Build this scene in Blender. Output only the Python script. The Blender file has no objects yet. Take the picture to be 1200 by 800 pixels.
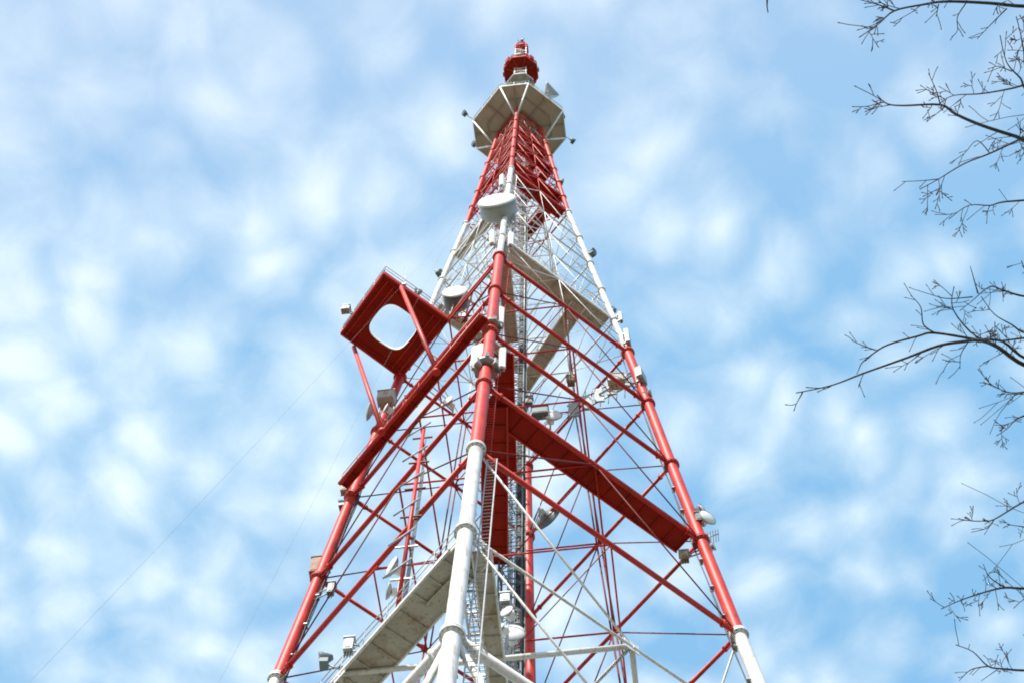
import bpy, math, random
from mathutils import Vector, Matrix
random.seed(7)
S = bpy.context.scene
COL = S.collection
V = Vector
R_ = math.radians

# ------------------------------------------------------------------ camera
F = 1800.2
CAM = V((5.4345, -37.5652, 0.0))
YAW, PITCH, ROLL = -0.1473, 1.175, 0.0288
fw = V((math.sin(YAW)*math.cos(PITCH), math.cos(YAW)*math.cos(PITCH), math.sin(PITCH)))
r0 = V((math.cos(YAW), -math.sin(YAW), 0)); u0 = r0.cross(fw)
rt = math.cos(ROLL)*r0 + math.sin(ROLL)*u0
upv = -math.sin(ROLL)*r0 + math.cos(ROLL)*u0
cam = bpy.data.cameras.new('camera'); co = bpy.data.objects.new('camera', cam); COL.objects.link(co)
M = Matrix((rt, upv, -fw)).transposed().to_4x4(); M.translation = CAM
co.matrix_world = M
cam.sensor_width = 36; cam.lens = F*36/1200; cam.clip_start = .1; cam.clip_end = 6000
S.camera = co

def ray(px, py):
    return (fw + rt*((px-600)/F) + upv*((400-py)/F))
def U(px, py, z):                     # surveyed photo point on the horizontal plane at height z
    d = ray(px, py); return CAM + d*(z/d.z)
def D(px, py, dist):
    return CAM + ray(px, py).normalized()*dist

# ------------------------------------------------------------------ materials
def mat(name, c, c2=None, scale=1.0, rough=.5, metal=0, spec=.5, stain=None, stain_amt=.5, stain_scale=.6, bump=0, bscale=20, streak=None, streak_amt=.5):
    m = bpy.data.materials.new(name); m.use_nodes = True
    nt = m.node_tree; b = nt.nodes['Principled BSDF']
    b.inputs['Roughness'].default_value = rough; b.inputs['Metallic'].default_value = metal
    b.inputs['Specular IOR Level'].default_value = spec
    g = nt.nodes.new('ShaderNodeNewGeometry')
    n = nt.nodes.new('ShaderNodeTexNoise'); n.inputs['Scale'].default_value = scale; n.inputs['Detail'].default_value = 6
    nt.links.new(g.outputs['Position'], n.inputs['Vector'])
    cr = nt.nodes.new('ShaderNodeValToRGB')
    cr.color_ramp.elements[0].position = .35; cr.color_ramp.elements[1].position = .65
    cr.color_ramp.elements[0].color = (*c, 1); cr.color_ramp.elements[1].color = (*(c2 or c), 1)
    nt.links.new(n.outputs['Fac'], cr.inputs['Fac'])
    out = cr.outputs['Color']
    if stain:
        n2 = nt.nodes.new('ShaderNodeTexNoise'); n2.inputs['Scale'].default_value = stain_scale; n2.inputs['Detail'].default_value = 9; n2.inputs['Roughness'].default_value = .7
        nt.links.new(g.outputs['Position'], n2.inputs['Vector'])
        r2 = nt.nodes.new('ShaderNodeValToRGB'); r2.color_ramp.elements[0].position = .52; r2.color_ramp.elements[1].position = .68
        r2.color_ramp.elements[1].color = (stain_amt,)*3 + (1,)
        nt.links.new(n2.outputs['Fac'], r2.inputs['Fac'])
        mx = nt.nodes.new('ShaderNodeMixRGB'); mx.inputs[2].default_value = (*stain, 1)
        nt.links.new(r2.outputs['Color'], mx.inputs[0]); nt.links.new(out, mx.inputs[1]); out = mx.outputs[0]
    if streak:                                   # rust and dirt runs down the steel
        mp_ = nt.nodes.new('ShaderNodeMapping'); mp_.inputs['Scale'].default_value = (7, 7, .45); nt.links.new(g.outputs['Position'], mp_.inputs[0])
        n4 = nt.nodes.new('ShaderNodeTexNoise'); n4.inputs['Scale'].default_value = 1; n4.inputs['Detail'].default_value = 5; n4.inputs['Roughness'].default_value = .65
        nt.links.new(mp_.outputs[0], n4.inputs['Vector'])
        r4 = nt.nodes.new('ShaderNodeValToRGB'); r4.color_ramp.elements[0].position = .54; r4.color_ramp.elements[1].position = .66
        r4.color_ramp.elements[1].color = (streak_amt,)*3+(1,); nt.links.new(n4.outputs['Fac'], r4.inputs['Fac'])
        mx = nt.nodes.new('ShaderNodeMixRGB'); mx.inputs[2].default_value = (*streak, 1)
        nt.links.new(r4.outputs['Color'], mx.inputs[0]); nt.links.new(out, mx.inputs[1]); out = mx.outputs[0]
    nt.links.new(out, b.inputs['Base Color'])
    if bump:
        n3 = nt.nodes.new('ShaderNodeTexNoise'); n3.inputs['Scale'].default_value = bscale; n3.inputs['Detail'].default_value = 5
        nt.links.new(g.outputs['Position'], n3.inputs['Vector'])
        bp = nt.nodes.new('ShaderNodeBump'); bp.inputs['Strength'].default_value = bump; bp.inputs['Distance'].default_value = .05
        nt.links.new(n3.outputs['Fac'], bp.inputs['Height']); nt.links.new(bp.outputs[0], b.inputs['Normal'])
    return m
RED = mat('red_paint', (.58, .022, .013), (.70, .050, .030), .8, .5, stain=(.20, .022, .014), stain_amt=.7, stain_scale=1.1, spec=.4, streak=(.22, .035, .02), streak_amt=.6)
ROD = mat('shade_darkened_rod', (.13, .012, .014), (.20, .018, .018), 2, .6, spec=.3)  # red darkened to maroon, shade against the sky put into the colour
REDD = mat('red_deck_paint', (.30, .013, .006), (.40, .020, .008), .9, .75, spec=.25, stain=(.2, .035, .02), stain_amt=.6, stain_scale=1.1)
WHT = mat('white_paint', (.80, .79, .76), (.84, .83, .81), 1.5, .4, stain=(.42, .33, .24), stain_amt=.65, stain_scale=1.0, streak=(.40, .25, .13), streak_amt=.55)
DECK = mat('weathered_deck_steel', (.46, .43, .36), (.60, .57, .50), .8, .7, stain=(.30, .15, .06), stain_amt=.8, stain_scale=.9, bump=.3, streak=(.22, .16, .1), streak_amt=.6)
GALV = mat('galvanised_steel', (.32, .34, .35), (.45, .46, .47), 3, .5, .3)
DARK = mat('black_cable_jacket', (.02, .022, .024), (.05, .05, .055), 4, .5)
RADOME = mat('white_radome', (.83, .83, .80), (.87, .87, .85), 2, .45, stain=(.6, .57, .5), stain_amt=.3)
SHROUD = mat('grey_antenna_shroud', (.36, .41, .42), (.44, .48, .48), 2, .5)
TOPD = mat('grey_top_deck', (.52, .50, .44), (.66, .64, .58), .5, .7, stain=(.34, .27, .18), stain_amt=.6, stain_scale=.5)
TEAL = mat('dark_antenna_back', (.10, .15, .16), (.15, .20, .21), 2, .5)
BROWN = mat('rusty_equipment_box', (.25, .15, .10), (.38, .25, .18), 3, .7)
BARK = mat('bark', (.038, .034, .036), (.085, .072, .066), 12, .85, bump=.6, bscale=40)
CONC = mat('concrete', (.20, .195, .18), (.26, .25, .24), 1.2, .9, bump=.4)
GRASS = mat('dry_grass', (.055, .06, .03), (.11, .10, .055), .25, .95, stain=(.14, .12, .09), stain_amt=.8, stain_scale=.08)
LAMP = mat('lamp_glass', (.35, .02, .02), (.4, .03, .03), 2, .2)

# ------------------------------------------------------------------ mesh builder
class MB:
    def __init__(s): s.v = []; s.f = []; s.m = []; s.s = []; s.mats = []
    def mi(s, m):
        if m not in s.mats: s.mats.append(m)
        return s.mats.index(m)
    def face(s, idx, m, smooth=False): s.f.append(idx); s.m.append(s.mi(m)); s.s.append(smooth)
    def tube(s, p0, p1, r0, m, r1=None, seg=10, caps=True):
        p0 = V(p0); p1 = V(p1); r1 = r0 if r1 is None else r1
        d = (p1-p0)
        if d.length < 1e-6: return
        d.normalize(); a = d.orthogonal().normalized(); b = d.cross(a)
        n = len(s.v)
        for p, r in ((p0, r0), (p1, r1)):
            for i in range(seg):
                t = 2*math.pi*i/seg; s.v.append(p + a*(r*math.cos(t)) + b*(r*math.sin(t)))
        for i in range(seg):
            j = (i+1) % seg; s.face((n+i, n+j, n+seg+j, n+seg+i), m, seg > 5)
        if caps:
            s.face(tuple(n+i for i in range(seg))[::-1], m); s.face(tuple(n+seg+i for i in range(seg)), m)
    def poly(s, pts, rs, m, seg=6):       # smooth continuous tube along a polyline
        pts = [V(p) for p in pts]; n = len(s.v)
        a = (pts[1]-pts[0]).orthogonal().normalized()
        for k, p in enumerate(pts):
            d = (pts[min(k+1, len(pts)-1)] - pts[max(k-1, 0)]).normalized()
            a = (a - d*a.dot(d)).normalized(); b = d.cross(a)
            for i in range(seg):
                t = 2*math.pi*i/seg; s.v.append(p + a*(rs[k]*math.cos(t)) + b*(rs[k]*math.sin(t)))
        for k in range(len(pts)-1):
            for i in range(seg):
                j = (i+1) % seg; s.face((n+k*seg+i, n+k*seg+j, n+(k+1)*seg+j, n+(k+1)*seg+i), m, True)
        s.face(tuple(n+i for i in range(seg))[::-1], m); s.face(tuple(n+(len(pts)-1)*seg+i for i in range(seg)), m)
    def box(s, c, X, Y, Z, m):            # centre and three half vectors
        c, X, Y, Z = V(c), V(X), V(Y), V(Z); n = len(s.v)
        for a in (-1, 1):
            for b in (-1, 1):
                for d in (-1, 1): s.v.append(c + X*a + Y*b + Z*d)
        for f in ((0,1,3,2), (4,6,7,5), (0,4,5,1), (2,3,7,6), (0,2,6,4), (1,5,7,3)): s.face(tuple(n+i for i in f), m)
    def bar(s, p0, p1, w, h, m, side=None):   # rectangular bar
        p0 = V(p0); p1 = V(p1); d = p1-p0; L = d.length; d.normalize()
        sd = V(side) if side else (d.cross(V((0,0,1))) if abs(d.z) < .95 else V((1,0,0)))
        sd = (sd - d*sd.dot(d)).normalized(); up = d.cross(sd)
        s.box((p0+p1)/2, d*(L/2), sd*(w/2), up*(h/2), m)
    def prism(s, pts, z0, z1, m):
        n = len(s.v); k = len(pts)
        for z in (z0, z1):
            for p in pts: s.v.append(V((p[0], p[1], z)))
        s.face(tuple(range(n, n+k))[::-1], m); s.face(tuple(range(n+k, n+2*k)), m)
        for i in range(k):
            j = (i+1) % k; s.face((n+i, n+j, n+k+j, n+k+i), m)
    def lathe(s, o, ax, prof, m, seg=28):     # prof: (distance along axis, radius[, material])
        o = V(o); ax = V(ax).normalized(); a = ax.orthogonal().normalized(); b = ax.cross(a); n = len(s.v)
        for q in prof:
            for i in range(seg):
                t = 2*math.pi*i/seg; s.v.append(o + ax*q[0] + a*(q[1]*math.cos(t)) + b*(q[1]*math.sin(t)))
        for k in range(len(prof)-1):
            mm = prof[k][2] if len(prof[k]) > 2 else m
            for i in range(seg):
                j = (i+1) % seg; s.face((n+k*seg+i, n+k*seg+j, n+(k+1)*seg+j, n+(k+1)*seg+i), mm, True)
        s.face(tuple(n+i for i in range(seg))[::-1], m)
        s.face(tuple(n+(len(prof)-1)*seg+i for i in range(seg)), m)
    def build(s, name, parent=None, origin=None):
        me = bpy.data.meshes.new(name)
        o = V(origin) if origin is not None else V((0, 0, 0))
        me.from_pydata([v-o for v in s.v], [], s.f); me.validate()
        for m in s.mats: me.materials.append(m)
        me.polygons.foreach_set('material_index', s.m); me.polygons.foreach_set('use_smooth', s.s); me.update()
        ob = bpy.data.objects.new(name, me); COL.objects.link(ob)
        if parent:
            ob.parent = parent
            ob.location = o - world(parent)
        else: ob.location = o
        return ob
def world(o):
    w = V((0, 0, 0))
    while o: w += o.location; o = o.parent
    return w
def thing(name, label, cat, loc, group=None):
    o = bpy.data.objects.new(name, None); COL.objects.link(o); o.location = V(loc); o.empty_display_size = .3
    o['label'] = label; o['category'] = cat
    if group: o['group'] = group
    return o
def tag(o, label=None, cat=None, group=None, kind=None):
    for k, v in (('label', label), ('category', cat), ('group', group), ('kind', kind)):
        if v: o[k] = v
    return o

# ------------------------------------------------------------------ ground
GZ = -1.7
g = MB(); N = 40; ext = 3000
for i in range(N+1):
    for j in range(N+1):
        a = (i/N*2-1); b = (j/N*2-1); x = a*abs(a)*ext; y = b*abs(b)*ext
        h = 0 if math.hypot(x, y) < 120 else 2.0*math.sin(x*.004+1)*math.cos(y*.005)
        g.v.append(V((x, y, GZ+h)))
for i in range(N):
    for j in range(N):
        k = i*(N+1)+j; g.face((k, k+N+1, k+N+2, k+1), GRASS, True)
tag(g.build('ground'), kind='structure')
pv = MB(); pv.box((0, 0, GZ+.03), (17.5, 0, 0), (0, 17.5, 0), (0, 0, .03), CONC)
tag(pv.build('tower_yard_paving'), kind='structure')

# ------------------------------------------------------------------ tower
ZS = [40.0, 49.04, 55.69, 63.76, 71.75, 79.46, 87.05, 116.08, 136.77, 143.4]
RS = [11.60, 10.67, 10.0, 9.22, 8.475, 7.796, 7.091, 4.072, 2.48, 2.0]
def rad(z):
    if z <= ZS[0]: return RS[0] + (ZS[0]-z)*.103
    for i in range(len(ZS)-1):
        if z <= ZS[i+1]:
            t = (z-ZS[i])/(ZS[i+1]-ZS[i]); return RS[i]*(1-t)+RS[i+1]*t
    return RS[-1]
LV = [GZ+.6, 13.5, 27.5, 39.9, 47.6, 55.69, 63.76, 71.75, 79.46, 87.05, 92.5, 98.2, 103.8, 109.6, 116.08, 120.2, 124.3, 128.4, 132.6, 136.8, 143.2]
Z1, Z2, Z3 = 55.69, 87.05, 116.08
def pcol(z, red=RED): return red if (Z1-.05 <= z < Z2+.3 or z >= Z3-.05) else WHT
DIR = [V((0, -1, 0)), V((1, 0, 0)), V((0, 1, 0)), V((-1, 0, 0))]     # near, right, far, left
def corner(i, z): p = DIR[i % 4]*rad(z); p.z = z; return p
def lrad(z):
    if z < Z2: return .29
    if z < Z3: return .20
    return .185
tower = thing('lattice_tower', 'tall four-legged lattice tower painted in red and white bands', 'tower', (0, 0, GZ))
ORD = ['near', 'right', 'far', 'left']
for i in range(4):
    mb = MB()
    cuts = sorted(LV + [Z2+.01, 139.9])
    for a, b in zip(cuts[:-1], cuts[1:]):
        rr = lrad((a+b)/2); mb.tube(corner(i, a), corner(i, b), rr, pcol((a+b)/2), seg=20, caps=False)
        # internal collar line at mid panel
    mb.tube(corner(i, Z2-.15), corner(i, Z2+.12), .33, RED, seg=20)
    leg = mb.build('leg', tower)
    for z in LV[1:-1]:
        f = MB(); rr = lrad(z-.1); ax = (corner(i, z+.5)-corner(i, z)).normalized(); c = corner(i, z); m = pcol(z-.2)
        big = z < 90
        f.tube(c-ax*.11, c-ax*.012, rr*1.42, m, seg=24); f.tube(c+ax*.012, c+ax*.11, rr*1.42, m, seg=24)
        f.tube(c-ax*.2, c-ax*.1, rr*1.08, m, r1=rr*1.3, seg=20)
        if big:
            a_ = ax.orthogonal().normalized(); b_ = ax.cross(a_)
            for k in range(12):
                t = k*math.pi/6; q = c + (a_*math.cos(t)+b_*math.sin(t))*rr*1.25
                f.tube(q-ax*.17, q+ax*.17, .028, GALV, seg=6)
        f.build('flange', leg, c)
    ft = MB(); c = corner(i, GZ)
    ft.box((c.x, c.y, GZ+.35), (1.1, 0, 0), (0, 1.1, 0), (0, 0, .35), CONC); ft.box((c.x, c.y, GZ+.85), (.7, 0, 0), (0, .7, 0), (0, 0, .15), CONC)
    ft.build('concrete_footing', tower, c)

def shrink(a, b, e0, e1):
    d = (b-a).normalized(); return a+d*e0, b-d*e1
for li, z in enumerate(LV[1:], 1):
    for i in range(4):
        a = corner(i, z); b = corner(i+1, z); a2, b2 = shrink(a, b, lrad(z), lrad(z))
        rr = (.06 if 45 < z < 50 else .17 if 38 < z < 41 else .125 if i in (0, 3) else .095) if z < 90 else (.06 if z < Z3-1 else .07)
        m = pcol(z); mb = MB(); mb.tube(a2, b2, rr, m, seg=12)
        mid = (a+b)/2; d = (b-a).normalized(); n = d.cross(V((0, 0, 1)))
        if z < 90:
            mb.box(mid, d*.34, n*.02, V((0, 0, .26)), m)                 # gusset plate
            mb.box(a2+d*.25, d*.3, n*.02, V((0, 0, .22)), m); mb.box(b2-d*.25, d*.3, n*.02, V((0, 0, .22)), m)
            for q in (a2+d*.62, b2-d*.62): mb.tube(q-d*.05, q+d*.05, rr*1.5, m, seg=12)
        mb.build('horizontal_beam', tower, mid)
    # diaphragm joining the middles of the four faces
    mb = MB(); mids = [(corner(i, z)+corner(i+1, z))/2 for i in range(4)]
    rr = .05 if z < 90 else .035
    if z < 56: rr = .04
    if z < 50: rr = .11
    for i in range(4): mb.tube(mids[i], mids[(i+1) % 4], rr, pcol(z), seg=8)
    for i in (0, 2) if z < Z3 else (): mb.tube(mids[i], mids[(i+2) % 4], rr*.6, pcol(z), seg=6)
    mb.build('diaphragm', tower, (0, 0, z))
# face bracing, one part per face panel
for li in range(len(LV)-1):
    za, zb = LV[li], LV[li+1]
    for i in range(4):
        mb = MB(); m = pcol((za+zb)/2); low = zb < 56
        if m is RED and zb < 88: m = ROD  # bracing in the red bands takes the red with shade painted in
        a0, b0, a1, b1 = corner(i, za), corner(i+1, za), corner(i, zb), corner(i+1, zb)
        m0, m1 = (a0+b0)/2, (a1+b1)/2
        rl = .036 if zb < 88 else (.03 if zb < Z3+1 else .045)
        rv = (.14 if za == 27.5 else .052) if low else (0 if zb < 88 else (.03 if zb < Z3+1 else .045))
        for c in (a1, b1):
            if rv and not (low and i == 3 and za > 30) and not (i == 0 and za > 45 and c is b1): mb.tube(*shrink(m0, c, .1, .3), rv, m, seg=8)        # V
        for c in (a0, b0) if not (low and i in (0, 3) and za > 30) else (): mb.tube(*shrink(m1, c, .1, .3), rl if not low else .04, m, seg=8)   # inverted V
        d = (b0-a0).normalized()
        if zb < 88:
            if i in (1, 2):
                for s_ in (-.15, .15): mb.tube(m0+d*s_, m1+d*s_, .05, m, seg=6)     # twin hanger
            elif za < 30: mb.tube(m0, m1, .045, m, seg=6)
        else:
            mb.tube(m0, m1, .03, m, seg=6)
            for c0, c1 in ((a0, a1), (b0, b1)):
                lm = c0.lerp(c1, .5); bm_ = c0.lerp(m1, .5); mb.tube(lm, bm_, .03, m, seg=6)
                mb.tube(lm, c1.lerp(m0, .5), .03, m, seg=6)
        mb.build('face_bracing', tower, (m0+m1)/2)

# central shaft, cable bundle, ladders
for zb0, zb1 in ((GZ, 27.5), (27.5, Z1), (Z1, Z2), (Z2, Z3), (Z3, 143.2)):
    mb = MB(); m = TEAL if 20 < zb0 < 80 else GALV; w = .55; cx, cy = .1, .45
    if zb1 > 120: w = .4
    cs = [V((cx+sx*w, cy+sy*w, 0)) for sx, sy in ((-1,-1), (1,-1), (1,1), (-1,1))]
    for c in cs: mb.tube(V((c.x, c.y, zb0)), V((c.x, c.y, zb1)), .05, m, seg=6)
    z = zb0; st = 1.15; k = 0
    while z < zb1-.01:
        for i in range(4):
            a, b = cs[i], cs[(i+1) % 4]
            if k % 2: a, b = b, a
            zt = min(z+st, zb1)
            mb.tube((a.x, a.y, z), (b.x, b.y, zt), .025, m, seg=5); mb.tube((a.x, a.y, z), (b.x, b.y, z), .025, m, seg=5)
        z += st; k += 1
    mb.build('shaft_section', tower, (cx, cy, zb0))
mb = MB()
for k in range(14):
    x = .36 + .062*(k % 7) ; y = .1 + (k//7)*.16
    mb.tube((x, y, GZ), (x, y, 100 + 3*((k*5) % 12)), .035+.012*(k % 3), DARK, seg=6)
z = 0
while z < 130:
    mb.bar((.3, .02, z), (.8, .02, z), .04, .04, TEAL); mb.bar((.3, .36, z+.4), (.8, .36, z+.4), .04, .04, TEAL); z += 1.1
mb.tube((.3, .02, GZ), (.3, .02, 138), .03, TEAL, seg=6); mb.tube((.8, .02, GZ), (.8, .02, 138), .03, TEAL, seg=6)
mb.build('cable_bundle', tower, (.8, .2, 0))
mb = MB()                                           # second cable run on the far leg side
for k in range(5): mb.tube((-.2+.07*k, 1.3, GZ), (-.2+.07*k, 1.3, 84-6*k), .03, DARK, seg=6)
z = 0
while z < 84: mb.bar((-.25, 1.25, z), (.15, 1.25, z), .03, .05, GALV); z += 1.3
mb.build('cable_bundle', tower, (.5, 1.3, 0))
def ladder(i, off, z0, z1, m, out=.0):
    mb = MB(); a = corner(i, z0)+off; b = corner(i, z1)+off; s_ = V((.2, 0, 0)) if i % 2 == 0 else V((0, .2, 0))
    mb.tube(a-s_, b-s_, .03, m, seg=6); mb.tube(a+s_, b+s_, .03, m, seg=6)
    n = int((b-a).length/.32)
    for k in range(n+1):
        q = a.lerp(b, k/n); mb.tube(q-s_, q+s_, .018, m, seg=5)
    k = 0
    while k < n:
        q = a.lerp(b, k/n); mb.bar(q-s_, q-off*.9-s_*0, .04, .03, m); k += 12
    mb.build('ladder', tower, a)
ladder(0, V((.62, .38, 0)), GZ, 55.4, GALV)
ladder(0, V((.30, .55, 0)), 55.9, 86.8, RED)
ladder(0, V((.22, .45, 0)), 87.4, 115.8, WHT)

for i, z0, z1, n in ((0, GZ, 98, 4), (1, GZ, 88, 3), (3, GZ, 80, 3)):
    mb = MB(); inn = -DIR[i]; tn = V((-inn.y, inn.x, 0))
    for k in range(n):
        pts = []; zz = z0
        while zz <= z1 - 4*k:
            pts.append(corner(i, zz)+inn*(.42+.03*math.sin(zz*.7+k))+tn*(-.16+.07*k+.012*math.sin(zz*1.3+k*2))); zz += 1.6
        mb.poly(pts, [.026]*len(pts), DARK, 6)
    zz = 2
    while zz < z1-14:
        c = corner(i, zz); mb.box(c+inn*.36+tn*(-.06), inn*.08, tn*.17, (0, 0, .03), GALV); zz += 2.4
    mb.build('feeder_cables', tower, corner(i, z0))

# ------------------------------------------------------------------ walkways
def rails(mb, pts, h, m, every=1.4, r=.022):
    for a, b in zip(pts[:-1], pts[1:]):
        a, b = V(a), V(b); L = (b-a).length; n = max(1, round(L/every))
        for k in range(n+1):
            q = a.lerp(b, k/n); mb.tube(q, q+V((0, 0, h)), r, m, seg=6)
        for t in (1, .55): mb.tube(a+V((0, 0, h*t)), b+V((0, 0, h*t)), r*.9, m, seg=6)
        mb.bar(a+V((0, 0, .09)), b+V((0, 0, .09)), .012, .14, m)
def walkway(p0, p1, w, m, edge=None, side=1, rail=(1, 1), gr=None, name='walkway', rm=None):
    """deck whose reference edge runs p0-p1 and which spreads w to the given side"""
    p0, p1 = V(p0), V(p1); edge = edge or m; d = (p1-p0).normalized(); n = V((0, 0, 1)).cross(d)*side; L = (p1-p0).length
    up = V((0, 0, 1)); mb = MB(); a, b = p0, p1
    if gr:
        t = .0
        while t < L: mb.bar(a+d*t, a+d*t+n*w, .03, .03, m); t += .17
        t = .12
        while t < w-.05: mb.bar(a+n*t, b+n*t, .03, .04, m); t += .2
    else:
        k = max(1, round(L/1.8)); g_ = .004
        for j in range(k):
            q0 = a+d*(L*j/k+g_); q1 = a+d*(L*(j+1)/k-g_)
            mb.box((q0+q1)/2+n*(w/2), (q1-q0)/2, n*(w/2-.03), up*.02, m)
    k = max(2, round(L/.9))
    for j in range(k+1):
        q = a+d*min(max(L*j/k, .05), L-.05); mb.box(q+n*(w/2)-up*.07, d*.03, n*(w/2-.05), up*.045, m)
    for e in (0, w): mb.box((a+b)/2+n*e-up*.06, d*(L/2), n*.035, up*.11, edge)
    ob = mb.build(name, tower, (p0+p1)/2)
    r_ = MB()
    if rail[0]: rails(r_, [a+up*.05, b+up*.05], 1.05, rm or edge)
    if rail[1]: rails(r_, [a+n*w+up*.05, b+n*w+up*.05], 1.05, rm or edge)
    if rail[0] or rail[1]: r_.build('railing', ob, (p0+p1)/2)
    return ob
def face_pts(i, z, inset0=.35, inset1=.35):
    a, b = corner(i, z), corner(i+1, z); return shrink(a, b, inset0, inset1)
# red walkway inside the near-right face
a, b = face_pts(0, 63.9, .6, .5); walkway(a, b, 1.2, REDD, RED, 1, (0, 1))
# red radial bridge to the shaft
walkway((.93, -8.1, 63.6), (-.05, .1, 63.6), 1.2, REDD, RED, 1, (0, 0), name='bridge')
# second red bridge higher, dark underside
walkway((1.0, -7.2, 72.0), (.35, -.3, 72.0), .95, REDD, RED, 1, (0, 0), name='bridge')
# red walkway outside the near-left face
a, b = face_pts(3, 72.0, .2, .4)
out = (a+b).normalized(); out.z = 0; out.normalize()
b = b+(b-a).normalized()*.9
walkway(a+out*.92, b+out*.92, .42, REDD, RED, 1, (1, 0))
mb = MB(); mb.tube(a+out*.98-V((0, 0, .1)), b+out*.98-V((0, 0, .1)), .12, RED, seg=12); mb.build('edge_beam', tower, (a+b)/2)
# narrow red gallery from the cantilever platform to the near leg
mb = MB(); a, b = face_pts(3, 87.05, 5.2, .4)
mb.bar(a+out*.02-V((0,0,.45)), b+out*.02-V((0,0,.45)), .1, .25, REDD); mb.bar(a-out*.8, b-out*.5, .1, .22, REDD)
for k in range(7):
    q = a.lerp(b, k/6); mb.bar(q, q-out*.7, .05, .1, RED)
mb.build('gallery_frame', tower, (a+b)/2)
# brown walkways in the white section
a, b = face_pts(0, 92.7, .3, .3); walkway(a, b, 1.05, DECK, WHT, 1, (1, 0))
walkway((4.75, -1.1, 92.6), (.45, 4.35, 92.6), 1.0, DECK, WHT, 1, (0, 1))
walkway((.45, -6.3, 90.2), (.3, -.2, 90.2), .8, DECK, WHT, 1, (0, 0), name='bridge')
a, b = face_pts(3, 108.6, .2, .2); walkway(a, b, .7, DECK, WHT, 1, (0, 1))
a, b = face_pts(2, 98.4, .3, .3); walkway(a, b, .8, DECK, WHT, 1, (0, 1))
# inner decks of the upper red section
for z, w in ((116.4, .9), (120.5, .75), (128.7, .7), (134.5, .6)):
    for i in (0, 1) if z > 120 else (0,):
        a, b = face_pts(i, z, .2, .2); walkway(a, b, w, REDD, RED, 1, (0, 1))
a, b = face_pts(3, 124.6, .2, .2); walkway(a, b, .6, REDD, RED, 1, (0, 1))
# pale walkway with rust stains inside the near-left face, low
a, b = face_pts(3, 47.75, .4, .5); walkway(a, b, 1.4, DECK, WHT, 1, (1, 1), rm=GALV)
walkway((.12, -10.2, 47.7), (.0, -.2, 47.7), .52, GALV, WHT, 1, (1, 0), gr=1, name='bridge', rm=GALV)
walkway((.80, -10.0, 47.62), (.62, -.2, 47.62), .68, DECK, WHT, 1, (0, 0), name='bridge')
mb = MB(); mb.prism([(-.5, -9.3), (-.5, -7.3), (-1.9, -8.0)], 47.55, 47.62, DECK); mb.build('corner_plate', tower, (-1, -8, 47.6))

# ------------------------------------------------------------------ cantilevered platform with a round-cornered hole
z = Z2
A, B, C_, D_ = V((-7.04, -6.92, z)), V((-10.24, -3.37, z)), V((-7.08, -.1, z)), V((-3.55, -3.5, z))
ctr = V((-7.0, -3.42, z)); ex = ((D_-A)+(C_-B)).normalized(); ey = ((A-B)+(D_-C_)).normalized()
mb = MB(); n = 48; inner = []; outer = []
quad = [A, B, C_, D_]
def hit(ang):
    dr = ex*math.cos(ang)+ey*math.sin(ang)
    best = None
    for k in range(4):
        p, q = quad[k], quad[(k+1) % 4]; e = q-p
        den = dr.x*e.y-dr.y*e.x
        if abs(den) < 1e-9: continue
        t = ((p.x-ctr.x)*e.y-(p.y-ctr.y)*e.x)/den; u = ((p.x-ctr.x)*dr.y-(p.y-ctr.y)*dr.x)/den
        if t > 0 and -1e-6 <= u <= 1+1e-6 and (best is None or t < best): best = t
    return ctr+dr*best
angs = sorted([k*2*math.pi/n for k in range(n)] + [math.atan2((q-ctr).dot(ey), (q-ctr).dot(ex)) % (2*math.pi) for q in quad])
for t in angs:
    c, s_ = math.cos(t), math.sin(t); rr = 1.27/((abs(c)**3.2+abs(s_)**3.2)**(1/3.2)); rr *= 1.03
    inner.append(ctr+(ex*c+ey*s_)*rr); outer.append(hit(t))
k = len(angs); up = V((0, 0, .16))
for lst in (outer, inner):
    for s_ in (-1, 1):
        for p in lst: mb.v.append(p+up*s_)
o0, o1, i0, i1 = 0, k, 2*k, 3*k
for a_ in range(k):
    b_ = (a_+1) % k
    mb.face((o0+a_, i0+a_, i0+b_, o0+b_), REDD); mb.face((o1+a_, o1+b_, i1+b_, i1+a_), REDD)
    mb.face((o0+a_, o0+b_, o1+b_, o1+a_), RED); mb.face((i0+a_, i1+a_, i1+b_, i0+b_), WHT, True)
plat = mb.build('cantilever_platform', tower, ctr)
mb = MB(); dz = V((0, 0, -.21))                     # underside ribs
for t in (-2.0, -1.5, 1.5, 2.0):
    mb.bar(ctr+ex*t-ey*2.2+dz, ctr+ex*t+ey*2.2+dz, .06, .12, RED)
for t in (-2.2, -1.7, 1.7, 2.2):
    for q in range(-4, 5): mb.tube(ctr+ex*t+ey*q*.5+dz*1.0, ctr+ex*t+ey*q*.5+dz*.7, .035, DARK, seg=6)
for t in (-2.0, 2.0): mb.bar(ctr-ex*2.3+ey*t+dz, ctr+ex*2.3+ey*t+dz, .05, .09, REDD)
for p, q in ((A, B), (B, C_), (D_, A)): mb.bar(p-V((0, 0, .05)), q-V((0, 0, .05)), .12, .34, RED)
mb.build('underside_rib', plat, ctr)
mb = MB(); rails(mb, [D_+V((0,0,.16)), A+V((0,0,.16)), B+V((0,0,.16)), C_+V((0,0,.16))], 1.05, GALV, 1.2, .025); mb.build('railing', plat, ctr)
for p, q in (((-6.14, -5.98, z-.2), (-2.97, -6.72, 71.75)), ((-9.59, -2.43, z-.2), (-6.27, -3.69, 71.75))):
    mb = MB(); mb.tube(p, q, .13, RED, seg=14); mb.tube(V(q)+V((0,0,.1)), V(q)-V((0,0,.15)), .2, RED, seg=12); mb.build('support_strut', tower, q)

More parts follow.
